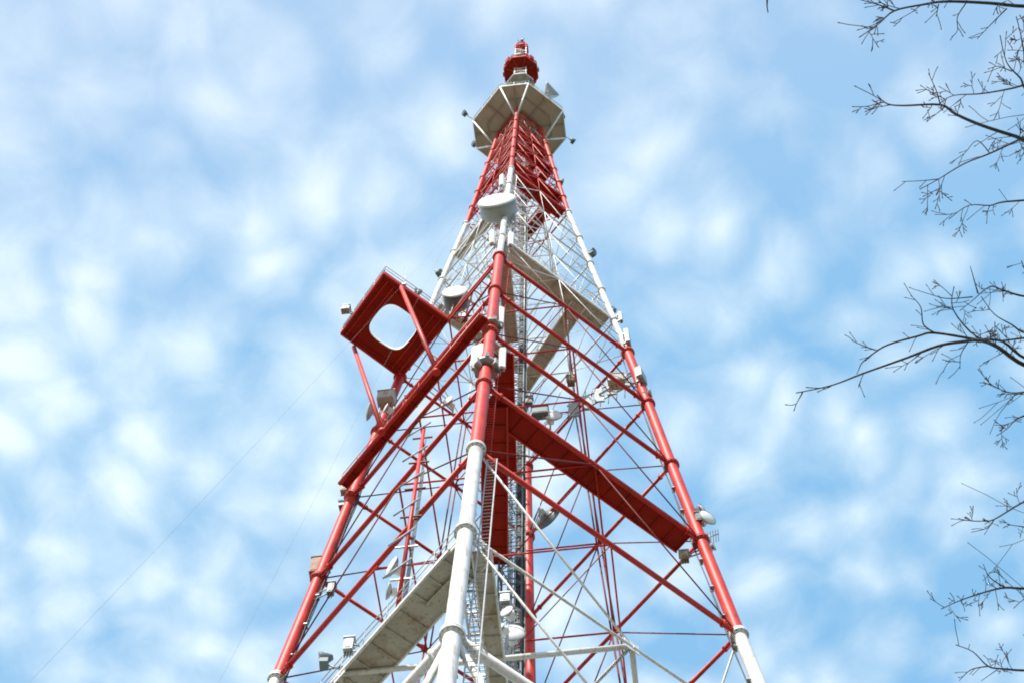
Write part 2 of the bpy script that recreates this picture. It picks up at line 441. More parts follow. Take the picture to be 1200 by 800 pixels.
# ------------------------------------------------------------------ top platform and mast
zt = 143.5; R8 = 4.3; h8 = 1.35
octv = []
for i, dr in enumerate(DIR):
    tn = V((-dr.y, dr.x, 0)); octv += [dr*R8 - tn*h8, dr*R8 + tn*h8]
octv = [V((p.x, p.y, zt)) for p in octv]
mb = MB(); mb.prism(octv, zt, zt+.12, TOPD); top = mb.build('top_platform', tower, (0, 0, zt))
mb = MB()
for k in range(8):
    a, b = octv[k], octv[(k+1) % 8]; mb.bar(a-V((0,0,.04)), b-V((0,0,.04)), .1, .3, WHT)
    mb.bar((a+b)/2-V((0,0,.06)), V((0,0,zt-.08)), .13, .2, GALV)
for r_ in (1.8, 3.1):
    for k in range(8): mb.bar(octv[k]*(r_/4.5)*V((1,1,0)).length*0+V((octv[k].x*r_/4.5, octv[k].y*r_/4.5, zt-.05)), V((octv[(k+1)%8].x*r_/4.5, octv[(k+1)%8].y*r_/4.5, zt-.06)), .1, .14, GALV)
mb.build('edge_frame', top, (0, 0, zt))
mb = MB(); rails(mb, [p+V((0,0,.12)) for p in octv+[octv[0]]], 1.1, GALV, 1.3, .025); mb.build('railing', top, (0, 0, zt))
for i in range(4):
    for s_ in (0, 1):
        mb = MB(); mb.tube(corner(i, 138.6), octv[2*i+s_]-V((0, 0, .1)), .085, WHT, seg=8); mb.build('platform_strut', tower, corner(i, 138.6))
    mb = MB(); mb.tube(corner(i, 138.6), V((DIR[i].x*1.2, DIR[i].y*1.2, zt)), .07, WHT, seg=8); mb.build('platform_strut', tower, corner(i, 139))
# mast
mb = MB(); w = .62
cs = [V((sx*w, sy*w, 0)) for sx, sy in ((-1,-1), (1,-1), (1,1), (-1,1))]
z = zt+.15; k = 0
while z < 180:
    m = WHT if 156 < z < 166 else (WHT if int((z-143)/4.3) % 2 else RED)
    for i in range(4):
        a, b = cs[i], cs[(i+1) % 4]
        mb.tube((a.x, a.y, z), (a.x, a.y, z+1.3), .08, m, seg=8)
        mb.tube((a.x, a.y, z), (b.x, b.y, z), .04, m, seg=6)
        if k % 2: a, b = b, a
        mb.tube((a.x, a.y, z), (b.x, b.y, z+1.3), .04, m, seg=6)
    z += 1.3; k += 1
mb.build('mast', tower, (0, 0, zt))
def ringdeck(z, R, ri, name, m, m2, n=8, rail=True):
    mb = MB(); pts = [V((R*math.cos(math.pi/8+k*2*math.pi/n), R*math.sin(math.pi/8+k*2*math.pi/n), z)) for k in range(n)]
    mb.prism(pts, z, z+.1, m)
    for k in range(n): mb.bar(pts[k]-V((0,0,.05)), pts[(k+1)%n]-V((0,0,.05)), .12, .35, m2); mb.bar(pts[k]-V((0,0,.1)), V((0,0,z-.1)), .08, .16, m2)
    ob = mb.build(name, tower, (0, 0, z))
    if rail:
        mb = MB(); rails(mb, [p+V((0,0,.1)) for p in pts+[pts[0]]], 1.2, m2, 1.0, .045)
        mb.build('railing', ob, (0, 0, z))
    return ob
ringdeck(167.5, 1.95, .8, 'mast_platform', REDD, RED)
ringdeck(161.0, 1.5, .8, 'mast_platform', DECK, GALV, rail=False)
mb = MB()
for k in range(8):
    t = k*math.pi/4; c, s_ = math.cos(t), math.sin(t)
    mb.box((c*1.9, s_*1.9, 168.3), (c*.1, s_*.1, 0), (-s_*(.2+.05*(k % 3)), c*(.2+.05*(k % 3)), 0), (0, 0, .5+.2*(k % 3)), REDD if k % 2 else TEAL)
mb.build('antenna_panel_ring', tower, (0, 0, 168.6))
ringdeck(179.3, .8, .5, 'mast_platform', REDD, RED, rail=True)
mb = MB(); mb.tube((0, 0, 179.4), (0, 0, 184.5), .1, RED, r1=.05, seg=8)
for k in range(6):
    t = k*math.pi/3; mb.tube((0, 0, 180.5+.4*k), (math.cos(t)*.8, math.sin(t)*.8, 180.6+.4*k), .04, TEAL, seg=6)
mb.build('spire', tower, (0, 0, 179.4))
mb = MB(); mb.tube((0, 0, 184.5), (0, 0, 185.1), .16, LAMP, seg=12); mb.build('beacon', tower, (0, 0, 184.5))

# ------------------------------------------------------------------ antennas and equipment, each a thing of its own
def arm(parent, p, q, r=.045, m=GALV):
    mb = MB(); mb.tube(p, q, r, m, seg=8); mb.build('mount_arm', parent, p)
def nearest_leg(p):
    return min((corner(i, p.z) for i in range(4)), key=lambda c: (c-p).length)
def drum(label, pos, ax, R, L, front=RADOME, body=SHROUD, target=None, group=None, name='drum_antenna'):
    pos = V(pos); ax = V(ax).normalized(); t = thing(name, label, 'antenna', pos, group)
    mb = MB(); mb.lathe(pos, ax, [(-.02, R*1.0), (0, R*1.0), (.05*R, R*.97), (.09*R, R*.7), (.11*R, R*.25)], front, 32); mb.build('radome', t, pos)
    mb = MB(); mb.lathe(pos, ax, [(-L-.45*R, R*.12), (-L-.4*R, R*.35), (-L-.22*R, R*.75), (-L, R*.985), (-.03, R*.985)], body, 32)
    mb.lathe(pos-ax*(.06), ax, [(-.03, R*1.03), (.03, R*1.03)], body, 32); mb.build('shroud', t, pos)
    back = pos-ax*(L+.5*R); mb = MB(); mb.tube(back, pos-ax*(L+.25*R), .09, GALV, seg=10)
    mb.tube(back+V((0, 0, -R*.9)), back+V((0, 0, R*.9)), .055, GALV, seg=10); mb.build('mount_pipe', t, pos)
    tg = V(target) if target is not None else nearest_leg(back)
    for dz in (-.5, .5): arm(t, back+V((0, 0, dz*R)), tg+V((0, 0, dz*R)), .04)
    return t
def dish(label, pos, ax, R, front=RADOME, back=GALV, target=None, group=None):
    pos = V(pos); ax = V(ax).normalized(); t = thing('dish_antenna', label, 'antenna', pos, group)
    mb = MB(); mb.lathe(pos, ax, [(-.42*R, R*.12), (-.38*R, R*.35), (-.24*R, R*.72), (0, R), (.02, R*1.02), (.05, R), (-.16*R, R*.7), (-.3*R, R*.3), (-.33*R, .02)], front if back is None else back, 28)
    mb.build('reflector', t, pos)
    mb = MB(); mb.lathe(pos, ax, [(.0, R*.97), (.08*R, R*.9), (.2*R, R*.6), (.26*R, R*.2)], front, 28); mb.build('radome', t, pos)
    bk = pos-ax*(.42*R+.15); mb = MB(); mb.box(bk, ax*.15, ax.orthogonal().normalized()*.14, ax.cross(ax.orthogonal().normalized())*.14, RADOME); mb.build('radio_unit', t, pos)
    pp = bk-ax*.2; mb = MB(); mb.tube(pp-V((0, 0, .9)), pp+V((0, 0, .7)), .045, GALV, seg=8); mb.build('mount_pipe', t, pos)
    tg = V(target) if target is not None else nearest_leg(pp)
    arm(t, pp+V((0, 0, .4)), tg+V((0, 0, .4)), .035); arm(t, pp-V((0, 0, .4)), tg-V((0, 0, .4)), .035)
    return t
def panel(label, pos, ax, w, h, d=.16, m=RADOME, target=None, group=None):
    pos = V(pos); ax = V(ax); ax.z = 0; ax.normalize(); sd = V((-ax.y, ax.x, 0)); t = thing('panel_antenna', label, 'antenna', pos, group)
    mb = MB(); mb.box(pos, ax*(d/2), sd*(w/2), V((0, 0, h/2)), m)
    mb.box(pos+ax*(d/2+.02), ax*.03, sd*(w/2-.04), V((0, 0, h/2-.04)), m); o = mb.build('housing', t, pos)
    mb = MB()
    for k in (-.2, 0, .2): mb.tube(pos+sd*k*w-V((0, 0, h/2)), pos+sd*k*w-V((0, 0, h/2+.18)), .025, DARK, seg=6)
    mb.build('connector', t, pos)
    pp = pos-ax*(d/2+.16); mb = MB(); mb.tube(pp-V((0, 0, h/2+.2)), pp+V((0, 0, h/2+.1)), .04, GALV, seg=8)
    for z_ in (-.35, .35): mb.box(pos-ax*(d/2+.07)+V((0, 0, z_*h)), ax*.08, sd*.06, V((0, 0, .05)), GALV)
    mb.build('mount_pipe', t, pos)
    tg = V(target) if target is not None else nearest_leg(pp)
    for z_ in (-.35, .35): arm(t, pp+V((0, 0, z_*h)), tg+V((0, 0, z_*h)), .03)
    return t
def box_unit(label, pos, w, d, h, m, target=None, name='equipment_cabinet', cat='cabinet'):
    pos = V(pos); t = thing(name, label, cat, pos)
    mb = MB(); mb.box(pos, (w/2, 0, 0), (0, d/2, 0), (0, 0, h/2), m); mb.box(pos+V((0, 0, h/2+.03)), (w/2+.05, 0, 0), (0, d/2+.05, 0), (0, 0, .03), m)
    mb.box(pos-V((0, d/2+.012, 0)), (w/2-.07, 0, 0), (0, .012, 0), (0, 0, h/2-.08), m); mb.build('housing', t, pos)
    mb = MB()
    for k in (-.3, 0, .3): mb.tube(pos+V((k*w, 0, -h/2)), pos+V((k*w, 0, -h/2-.35)), .025, DARK, seg=6)
    mb.build('cable_tail', t, pos)
    tg = V(target) if target is not None else nearest_leg(pos)
    for z_ in (-.3, .3): arm(t, pos+V((0, 0, z_*h)), tg+V((0, 0, z_*h)), .04)
    return t
def lamp(label, pos, target=None, group='floodlights and small lamps on the tower legs'):
    pos = V(pos); t = thing('floodlight', label, 'lamp', pos, group); tg = V(target) if target is not None else nearest_leg(pos)
    d = pos-tg; d.z = 0; d.normalize(); sd = V((-d.y, d.x, 0))
    mb = MB(); mb.lathe(pos, d+V((0, 0, -.3)), [(-.3, .1), (-.1, .2), (.15, .3), (.2, .3)], TEAL, 14); mb.build('lamp_housing', t, pos)
    mb = MB(); mb.box(pos-V((0, 0, .35)), d*.16, sd*.22, V((0, 0, .12)), TEAL); mb.tube(pos-V((0, 0, .3)), pos+V((0, 0, .45)), .03, GALV, seg=6); mb.build('ballast_box', t, pos)
    arm(t, pos-V((0, 0, .35)), tg-V((0, 0, .35)), .035)
    return t

# big drum dishes on the near leg and near-left face
drum('large white drum dish high on the near corner above the thick red leg', U(582, 235, 99), (-.05, -1, 0), 1.28, 1.0)
drum('cream faced drum dish with dark body behind the cantilever platform and the near leg', U(533, 342, 90.4), (.0, -1, -.05), .80, 1.0, body=TEAL, target=V((-3.3, -3.4, 91)))
dish('large dark dish behind the shaft, facing away beside the far leg', U(642, 607, 79.5), (.55, .8, -.1), .95, TEAL, TEAL, target=corner(2, 79.5))
dish('white round dish beside the dark cable bundle just above the pale bridge', U(600, 741, 53), (.15, -1, 0), .55, target=V((.65, 0, 53)))
dish('small white dish in front of the central shaft, above the round white one', U(594, 716, 54.5), (-.5, -1, 0), .3, target=V((.1, 0, 54.5)))
pole = thing('equipment_pole', 'red vertical pole with cross arms inside the left faces above the pale walkway', 'pole', U(466, 712, 47.9))
pb = U(466, 712, 47.9)
mb = MB(); mb.tube(pb, pb+V((0, 0, 15)), .085, RED, seg=12); mb.build('pole_shaft', pole, pb)
for k in range(6):
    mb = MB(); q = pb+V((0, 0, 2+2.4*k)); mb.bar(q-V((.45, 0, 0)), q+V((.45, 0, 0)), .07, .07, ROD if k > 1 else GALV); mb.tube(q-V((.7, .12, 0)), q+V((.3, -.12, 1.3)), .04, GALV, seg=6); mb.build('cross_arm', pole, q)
mb = MB()
for k in range(4): mb.tube(pb+V((.14+.04*k, .1, 0)), pb+V((.14+.04*k, .1, 14-k)), .018, DARK, seg=6)
mb.build('cable_run', pole, pb)
dish('white dish on the red pole, upper one of the pair over the pale walkway', U(459, 664, 51.5), (-.8, -.6, .05), .48, target=pb+V((0, 0, 3.6)))
dish('small pale dish on the red pole, directly above the pale walkway', U(455, 692, 50.2), (-.9, -.3, 0), .34, front=SHROUD, target=pb+V((0, 0, 2.3)))
panel('narrow white panel antenna between the two dishes on the red pole', U(470, 690, 50), (.2, -1, 0), .25, 1.6, target=pb+V((0, 0, 2)))
# panels around the near leg
NG = 'white panel antennas round the near leg'
def nl(z): return corner(0, z)
panel('wide white panel antenna on the left side of the near red leg', U(560.5, 418, 68.3), (-.35, -1, 0), .62, 2.1, .3, group=NG)
panel('slim white panel antenna low on the right side of the near red leg', U(588.5, 421, 68.6), (.5, -1, 0), .32, 2.3, .2, group=NG)
panel('slim white panel antenna upper on the right side of the near red leg', U(587, 371, 75.2), (.5, -1, 0), .3, 2.2, .2, group=NG)
panel('white panel antenna left of the thin leg just above the red section', U(577, 279, 92), (-.6, -1, 0), .32, 2.4, .2, group=NG)
panel('white panel antenna right of the thin leg just above the red section', U(598.5, 281, 92), (.6, -1, 0), .32, 2.4, .2, group=NG)
panel('white panel antenna left of the near leg directly over the large drum dish', U(588, 212, 111), (-.6, -1, 0), .32, 2.6, .2, group=NG)
mb = MB()
col = thing('clamp_collar', 'grey clamp collar with stub arms round the near red leg below its panel antennas', 'bracket', nl(66.2))
for k in range(8):
    t = k*math.pi/4+.2; q = nl(66.2)+V((math.cos(t)*.55, math.sin(t)*.55, .25*math.sin(k*2.3))); mb.box(q, V((math.cos(t), math.sin(t), 0))*(.1+.03*(k % 3)), V((-math.sin(t), math.cos(t), 0))*.09, (0, 0, .22+.05*(k % 3)), GALV if k % 3 else TEAL)
mb.build('remote_unit', col, nl(66.2))
mb = MB(); mb.lathe(nl(66.2), (0, 0, 1), [(-.1, .36), (-.1, .6), (.1, .6), (.1, .36)], GALV, 24); mb.build('ring', col, nl(66.2))
col = thing('clamp_collar', 'grey clamp collar on the near red leg between its upper and lower panels', 'bracket', nl(72.7)); mb = MB()
for k in range(6):
    t = k*math.pi/3; q = nl(72.7)+V((math.cos(t)*.48, math.sin(t)*.48, .1*(k % 2))); mb.box(q, V((math.cos(t), math.sin(t), 0))*.09, V((-math.sin(t), math.cos(t), 0))*.08, (0, 0, .2), GALV if k % 2 else TEAL)
mb.build('remote_unit', col, nl(72.7))
mb = MB(); mb.lathe(nl(72.7), (0, 0, 1), [(-.08, .36), (-.08, .52), (.08, .52), (.08, .36)], GALV, 24); mb.build('ring', col, nl(72.7))
col = thing('clamp_collar', 'dark clamp collar with small boxes on the thin white leg under the large drum dish', 'bracket', nl(98.5)); mb = MB()
for k in range(6):
    t = k*math.pi/3; q = nl(98.5)+V((math.cos(t)*.55, math.sin(t)*.55, (k % 3)*.3)); mb.box(q, V((math.cos(t), math.sin(t), 0))*.16, V((-math.sin(t), math.cos(t), 0))*.14, (0, 0, .35), TEAL if k % 2 else GALV)
mb.build('remote_unit', col, nl(98.5))
# right leg
panel('grey panel antenna on the right leg just above the top of its red section', U(735, 396, 88.5), (1, -.2, 0), .5, 2.0, .22, m=SHROUD)
panel('pinkish grey panel antenna outside the right red leg, below the grey one', U(751, 441, 82.5), (1, -.4, 0), .85, 1.2, .3, m=SHROUD)
box_unit('beige equipment box on the inner side of the right red leg', U(722, 447, 82), .9, .7, .8, DECK)
dish('small grey dish outside the right red leg under the pinkish panel', U(762, 460, 80.5), (1, -.2, 0), .3, front=SHROUD)
dish('large white ball shaped dish outside the right red leg at the red walkway end', U(829, 606, 65.3), (.6, -.75, -.1), .47, back=SHROUD)
dish('small white dish above the ball shaped dish on the right red leg', U(822, 595, 66.8), (.8, -.6, 0), .26)
box_unit('small dark box between the right red leg and the ball shaped dish', U(820, 608, 65.6), .4, .4, .7, TEAL)
yag = thing('yagi_antenna', 'thin grey yagi antenna pointing out from the right red leg below the white dishes', 'antenna', U(830, 626, 63.9)); yp = U(830, 626, 63.9); mb = MB()
mb.tube(corner(1, 63.9), yp+V((.5, 0, 0)), .03, GALV, seg=6)
for k in range(5): q = corner(1, 63.9).lerp(yp+V((.5, 0, 0)), .4+.14*k); mb.tube(q-V((0, .35, .1)), q+V((0, .35, -.1)), .015, GALV, seg=5)
mb.build('boom', yag, yp)
# left leg
box_unit('rusty brown box on the outer side of the left red leg', U(371, 665, 65.2), .55, .5, 1.3, BROWN)
box_unit('yellowish lamp box at the outer end of the red walkway on the left leg', U(404, 572, 72.9), .35, .4, .9, DECK)
lamp('dark lamp under the walkway end on the left red leg', U(402, 590, 71.2))
dish('grey dish on the left leg beneath the cantilever platform', U(432, 482, 80.5), (-1, -.3, 0), .55, front=SHROUD, back=SHROUD)
box_unit('beige cabinet behind the support strut of the cantilever platform', U(453, 468, 83), 1.0, .8, 1.0, DECK)
lamp('dark round lamp at the outer lower end of the pale walkway', U(381, 771, 48.9), target=U(402, 778, 48.5))
box_unit('small grey cabinet on the pale walkway beside its railing', U(409, 757, 48.7),   .35, .35, .7, SHROUD, target=U(420, 760, 48.3))
# inside, seen through the faces
dish('round cream dish behind the near-right face over the red walkway', U(646, 486, 78), (.2, -1, 0), .62, target=V((1.2, .4, 78)))
dish('small white dish below the round cream one, behind the red walkway', U(648, 509, 76), (.6, -1, 0), .36, target=V((1.2, .4, 76)))
box_unit('dark cabinet left of the round cream dish', U(633, 484, 78), .9, .5, .7, TEAL, target=V((1.2, .4, 78)))
rack = thing('antenna_rack', 'grey lattice rack of panels hanging behind the right red leg', 'rack', U(702, 462, 84)); q = U(702, 462, 84)
mb = MB(); 
for k in range(5): mb.box(q+V((-1.6+.8*k, .6-.25*k, .3*k-.5)), (.3, 0, 0), (0, .06, 0), (0, 0, .9), SHROUD)
mb.build('panel', rack, q)
mb = MB()
for z_ in (-.8, .8): mb.tube(q+V((-2.0, .7, z_-.5)), q+V((2.2, -.5, z_+.9)), .06, GALV, seg=6)
for k in range(9): mb.tube(q+V((-2+.5*k, .7-.14*k, -1.4)), q+V((-1.8+.5*k, .7-.14*k, 1.6)), .03, GALV, seg=6)
mb.tube(q, corner(1, 84), .07, GALV, seg=8); mb.build('frame', rack, q)
box_unit('small round junction box hanging under the crossing of the near-right beams', U(669, 446, 84), .45, .45, .7, BROWN, target=(corner(0, 84)+corner(1, 84))/2)
dish('tiny white dish left of the round white dish by the pale bridge', U(586, 735, 52), (-.6, -.8, 0), .22, target=V((-.4, 0, 52)))
box_unit('small grey box against the shaft just under the end of the red bridge', U(592, 702, 56), .4, .3, .6, GALV, target=V((-.4, 0, 56)))
box_unit('small dark box with cables high in the shaft behind the near-right red beams', U(620, 470, 80), .4, .3, .8, TEAL, target=V((.65, .3, 80)))
dish('small dish tucked between the red walkway and the cantilever platform, left one', U(452, 478, 79), (-.8, -.6, 0), .3, target=corner(3, 79))
panel('short grey panel antenna behind the left red walkway near its middle', U(497, 452, 80), (-.6, -.7, 0), .4, 1.2, .2, m=SHROUD, target=(corner(3, 80)+corner(0, 80))/2)
box_unit('beige box behind the left red walkway beside the grey panel', U(482, 470, 79.5), .7, .5, .7, DECK, target=(corner(3, 79.5)+corner(0, 79.5))/2)
dish('pale dish behind the left red walkway close to the near leg', U(524, 470, 76), (-.5, -.8, 0), .4, target=(corner(3, 76)+corner(0, 76))/2)
box_unit('narrow grey box beside the near leg just under the cream drum dish', U(545, 372, 87.6), .35, .3, .9, GALV, target=corner(0, 87.6).lerp(corner(3, 87.6), .25))
dish('tiny dish below the yagi antenna on the right red leg', U(836, 640, 63), (.9, -.4, 0), .2, target=corner(1, 63))
box_unit('small pale box on the right end of the red walkway beneath its deck', U(802, 652, 62.9), .4, .4, .5, DECK, target=corner(1, 62.9))
box_unit('dark box on the inner side of the left leg below the rusty brown one', U(388, 690, 62), .3, .3, .8, TEAL, target=corner(3, 62))
panel('slim grey panel antenna on the right white leg next to the brown walkway end', U(727, 372, 92.5), (1, -.3, 0), .28, 1.4, .15, m=SHROUD)
yag = thing('whip_antenna', 'thin whip antenna standing on the outer edge of the cantilever platform', 'antenna', (-6.0, -5.9, Z2+.15)); mb = MB()
mb.tube((-6.0, -5.9, Z2+.15), (-6.0, -5.9, Z2+3.4), .035, GALV, r1=.015, seg=6); mb.build('rod', yag, (-6.0, -5.9, Z2+.15)); mb = MB(); mb.box((-6.0, -5.9, Z2+.3), (.12, 0, 0), (0, .12, 0), (0, 0, .15), GALV); mb.build('base', yag, (-6.0, -5.9, Z2+.3))
box_unit('small grey floodlight box outside the far left corner of the cantilever platform', U(405, 363, 87.9), .5, .4, .5, GALV, target=V((-9.5, -4.2, 87.9)))
# small lamps on the upper legs
lamp('small dark lamp on the left white leg level with the near red leg top', U(514, 319, 106.5))
lamp('small dark lamp on the left leg nearest to the cream faced drum dish', U(490, 342, 101.5), target=corner(3, 99))
lamp('small dark lamp on the right white leg, upper one with two heads', U(694, 296, 105.5))
lamp('small dark lamp half way down the right white leg', U(717, 363, 96.0))
lamp('tiny lamp on the right leg at the lower edge of the top red section', U(657, 213, 125))
# round the top platform
for lab, px, py, ti in (('dark star shaped lamp standing out left of the top platform', 545, 133, 7), ('dark star shaped lamp standing out right of the top platform', 671, 165, 3), ('tiny lamp on the right edge of the top platform', 659, 136, 2), ('tiny lamp at the lower left corner of the top platform', 556, 169, 6)):
    q = U(px, py, 144.3); lamp(lab, q, target=min(octv, key=lambda c: (c-q).length)+V((0, 0, .8)))
q = U(644, 107, 147); t = thing('horn_antenna', 'grey green cone shaped antenna above the right rim of the top platform', 'antenna', q)
mb = MB(); mb.lathe(q-V((0, 0, .2)), (.15, .8, -.35), [(-1.0, .08), (-.7, .2), (.5, .8), (.6, .8)], SHROUD, 20); mb.build('horn', t, q)
mb = MB(); mb.tube(q, V((2.9, -3.2, 143.6)), .06, GALV, seg=8); mb.build('mount_pipe', t, q)

# long thin aerial wires running down from the upper tower to the ground on the left
for lab, p, px, py, zz in (('thin wire running from the upper tower down to the lower left, steeper one', corner(3, 136.0), 255, 790, 38), ('thin wire running from the upper tower down to the lower left, flatter one', corner(3, 121.0), 200, 610, 40)):
    q = U(px, py, zz); d = (q-p); e = p + d*((p.z-GZ-.2)/(p.z-q.z)); mb = MB(); n = 24
    mb.poly([p.lerp(e, k/n)-V((0, 0, 1.6*math.sin(math.pi*k/n))) for k in range(n+1)], [.0038]*(n+1), TEAL, 5)
    t = thing('guy_wire', lab, 'wire', p); mb.build('cable', t, p)
    mb = MB(); mb.box((e.x, e.y, GZ+.2), (.35, 0, 0), (0, .35, 0), (0, 0, .35), CONC); mb.build('anchor_block', t, e)

# ------------------------------------------------------------------ bare tree
T0 = CAM + V((7.6, 4.2, GZ)); T0.z = GZ
tree = thing('bare_tree', 'bare leafless tree whose dark branches reach in along the right edge', 'tree', T0)
def spline(pts, sub=4):
    out = []; P = [pts[0]] + list(pts) + [pts[-1]]
    for i in range(1, len(P)-2):
        for k in range(sub):
            t = k/sub; a, b, c, d = P[i-1], P[i], P[i+1], P[i+2]
            out.append(.5*((2*b)+(c-a)*t+(2*a-5*b+4*c-d)*t*t+(3*b-a-3*c+d)*t**3))
    out.append(P[-2]); return out
trunk = MB()
tp = [T0+V((0, 0, -.2)), T0+V((.02, .05, 2)), T0+V((-.15, .1, 5)), T0+V((-.1, .3, 8)), T0+V((.2, .3, 11)), T0+V((.3, .1, 14)), T0+V((.5, .2, 17))]
sp = spline(tp, 5); trunk.poly(sp, [.30*(1-.9*k/(len(sp)-1))+.01 for k in range(len(sp))], BARK, 14)
trunk.build('trunk', tree, T0)
def twigs(mb, pts, r, dens, ln, depth=1, rng=random):
    for k in range(1, len(pts)-1):
        if rng.random() > dens: continue
        d = (pts[k+1]-pts[k-1]).normalized(); s_ = V((rng.uniform(-1, 1), rng.uniform(-1, 1), rng.uniform(-.6, 1))); s_ = (s_-d*s_.dot(d)).normalized()
        L = ln*rng.uniform(.35, 1.2); q = [pts[k]]; dd = (d*.95+s_*.8).normalized()
        for j in range(4):
            dd = (dd+V((rng.uniform(-.14, .14), rng.uniform(-.14, .14), rng.uniform(-.13, .16)))).normalized(); q.append(q[-1]+dd*L/4)
        mb.poly(q, [max(r*.48*(1-j/5), .0023) for j in range(5)], BARK, 5)
        e = q[-1]; mb.poly([e, e+dd*.01, e+dd*.02], [.0022, .0036, .001], BARK, 5)     # bud
        if depth: twigs(mb, q, r*.5, .5, ln*.45, depth-1, rng)
# traced branches: list of (points, start radius); the first point of a main branch lies beyond the frame edge
mains = [
 ([(1210,8),(1160,4),(1110,2),(1080,6),(1048,13),(1030,28),(1007,44)], .013, 11.4),
 ([(1210,166),(1190,160),(1150,147),(1120,134),(1102,123),(1060,124),(1040,122),(1028,112)], .015, 11.8),
 ([(1210,98),(1185,104),(1150,110),(1118,112),(1102,121)], .009, 11.9),
 ([(1210,158),(1190,166),(1160,180),(1130,192),(1100,210),(1078,222)], .010, 12.1),
 ([(1210,234),(1175,237),(1160,241),(1135,241),(1112,257)], .009, 12.6),
 ([(1210,110),(1196,92),(1180,74),(1172,42)], .009, 11.2),
 ([(1210,92),(1200,60),(1196,40),(1191,20)], .008, 11.0),
 ([(1210,432),(1170,407),(1150,399),(1130,400),(1100,405),(1060,420),(1012,437),(975,451),(933,460)], .017, 12.0),
 ([(1210,424),(1175,400),(1145,395),(1117,363),(1118,336)], .012, 12.1),
 ([(1210,349),(1175,340),(1160,336),(1140,352),(1125,364)], .009, 12.4),
 ([(1210,393),(1185,380),(1165,368),(1150,348)], .008, 12.4),
 ([(1210,395),(1170,399),(1145,396)], .009, 12.2),
 ([(1210,458),(1188,460),(1175,457),(1152,447)], .008, 12.5),
 ([(1210,484),(1190,492),(1180,502),(1168,510)], .008, 12.5),
 ([(1210,320),(1203,318),(1197,306)], .008, 12.2),
 ([(1210,585),(1195,590),(1165,608),(1150,610),(1130,609)], .009, 12.6),
 ([(1210,617),(1195,616),(1180,614)], .007, 12.8),
 ([(1210,689),(1178,688),(1155,693),(1125,703),(1103,713)], .011, 12.4),
 ([(1210,700),(1198,703),(1188,712)], .006, 12.8),
 ([(1210,785),(1175,783),(1158,780),(1140,763),(1120,755)], .010, 12.6),
]
subs = [
 ([(1048,13),(1030,6),(1008,0)], .006, 11.3), ([(1030,28),(1018,34),(1010,30)], .004, 11.3), ([(1100,5),(1097,20)], .004, 11.4),
 ([(1132,4),(1122,20),(1122,36),(1115,44)], .004, 11.4), ([(1180,10),(1163,27),(1145,46)], .005, 11.4),
 ([(1102,123),(1097,106),(1088,86)], .005, 11.9), ([(1160,180),(1145,165),(1130,180),(1112,192)], .004, 12.1), ([(1100,210),(1080,212),(1057,213)], .004, 12.2),
 ([(1186,84),(1170,78),(1163,80)], .004, 11.2), ([(1160,241),(1155,253)], .004, 12.6), ([(1140,241),(1130,234)], .003, 12.6),
 ([(1145,398),(1095,390),(1075,394),(1040,404),(1022,415),(1010,425),(1006,434)], .010, 12.0), ([(1026,410),(1012,405),(998,399)], .005, 12.0),
 ([(1095,390),(1082,380),(1079,360),(1067,346)], .006, 12.0), ([(1117,363),(1104,360),(1090,363)], .004, 12.1),
 ([(1146,344),(1142,330),(1137,312)], .006, 12.4), ([(1140,348),(1110,350),(1090,345),(1074,340)], .005, 12.4),
 ([(1135,400),(1126,415),(1125,432)], .004, 12.0), ([(1126,424),(1112,424),(1105,436)], .003, 12.0), ([(1012,437),(1006,452)], .003, 12.0),
 ([(1165,608),(1157,618),(1138,623)], .005, 12.6), ([(1180,598),(1180,585)], .004, 12.6),
 ([(1178,688),(1160,676),(1152,660)], .006, 12.4), ([(1168,689),(1158,682)], .004, 12.4), ([(1158,780),(1138,784),(1124,797)], .006, 12.6), ([(1170,783),(1150,797)], .004, 12.6),
]
rng = random.Random(3); crown_n = 0
anchors = [tp[3], tp[4], tp[5], sp[18], sp[22], sp[26]]
for pts, r, ds in mains:
    mb = MB(); W = [D(x, y, ds+(i*.0)) for i, (x, y) in enumerate(pts)]
    # gentle real depth change along the branch
    W = [CAM+(w-CAM)*(1-.035*i+.01*math.sin(i*1.7+ds)) for i, w in enumerate(W)]
    an = T0+V((.05, .25, max(5.5, W[0].z-GZ-2.6)))
    m1 = W[0]+(W[0]-W[1]).normalized()*.7+V((.3, 0, 0)); m2 = m1.lerp(an, .6)+V((0, .1, -.1))
    ctl = [an, m2, m1] + W; s_ = spline(ctl, 4); n = len(s_)
    rr = [r*2.4 if k < 4 else r*(2.4-1.4*min(1, (k-4)/8)) if k < 12 else max(.003, r*(1-.86*(k-12)/max(1, n-13))) for k in range(n)]
    mb.poly(s_, rr, BARK, 8)
    twigs(mb, s_[12:], r*.55, .5, .19 if r > .008 else .14, 2, rng); twigs(mb, s_[2:12], r, .5, .7, 1, rng)
    mb.build('branch', tree, an)
for pts, r, ds in subs:
    mb = MB(); i0 = 3 if pts[0][0] < 1140 else 1.6
    W = [D(x, y, ds*(1-.035*i0)) for x, y in pts]; s_ = spline(W, 4); n = len(s_)
    mb.poly(s_, [max(.0024, r*(1-.75*k/n)) for k in range(n)], BARK, 6); twigs(mb, s_, r*.6, .4, .09, 0, rng)
    mb.build('twig', tree, W[0])
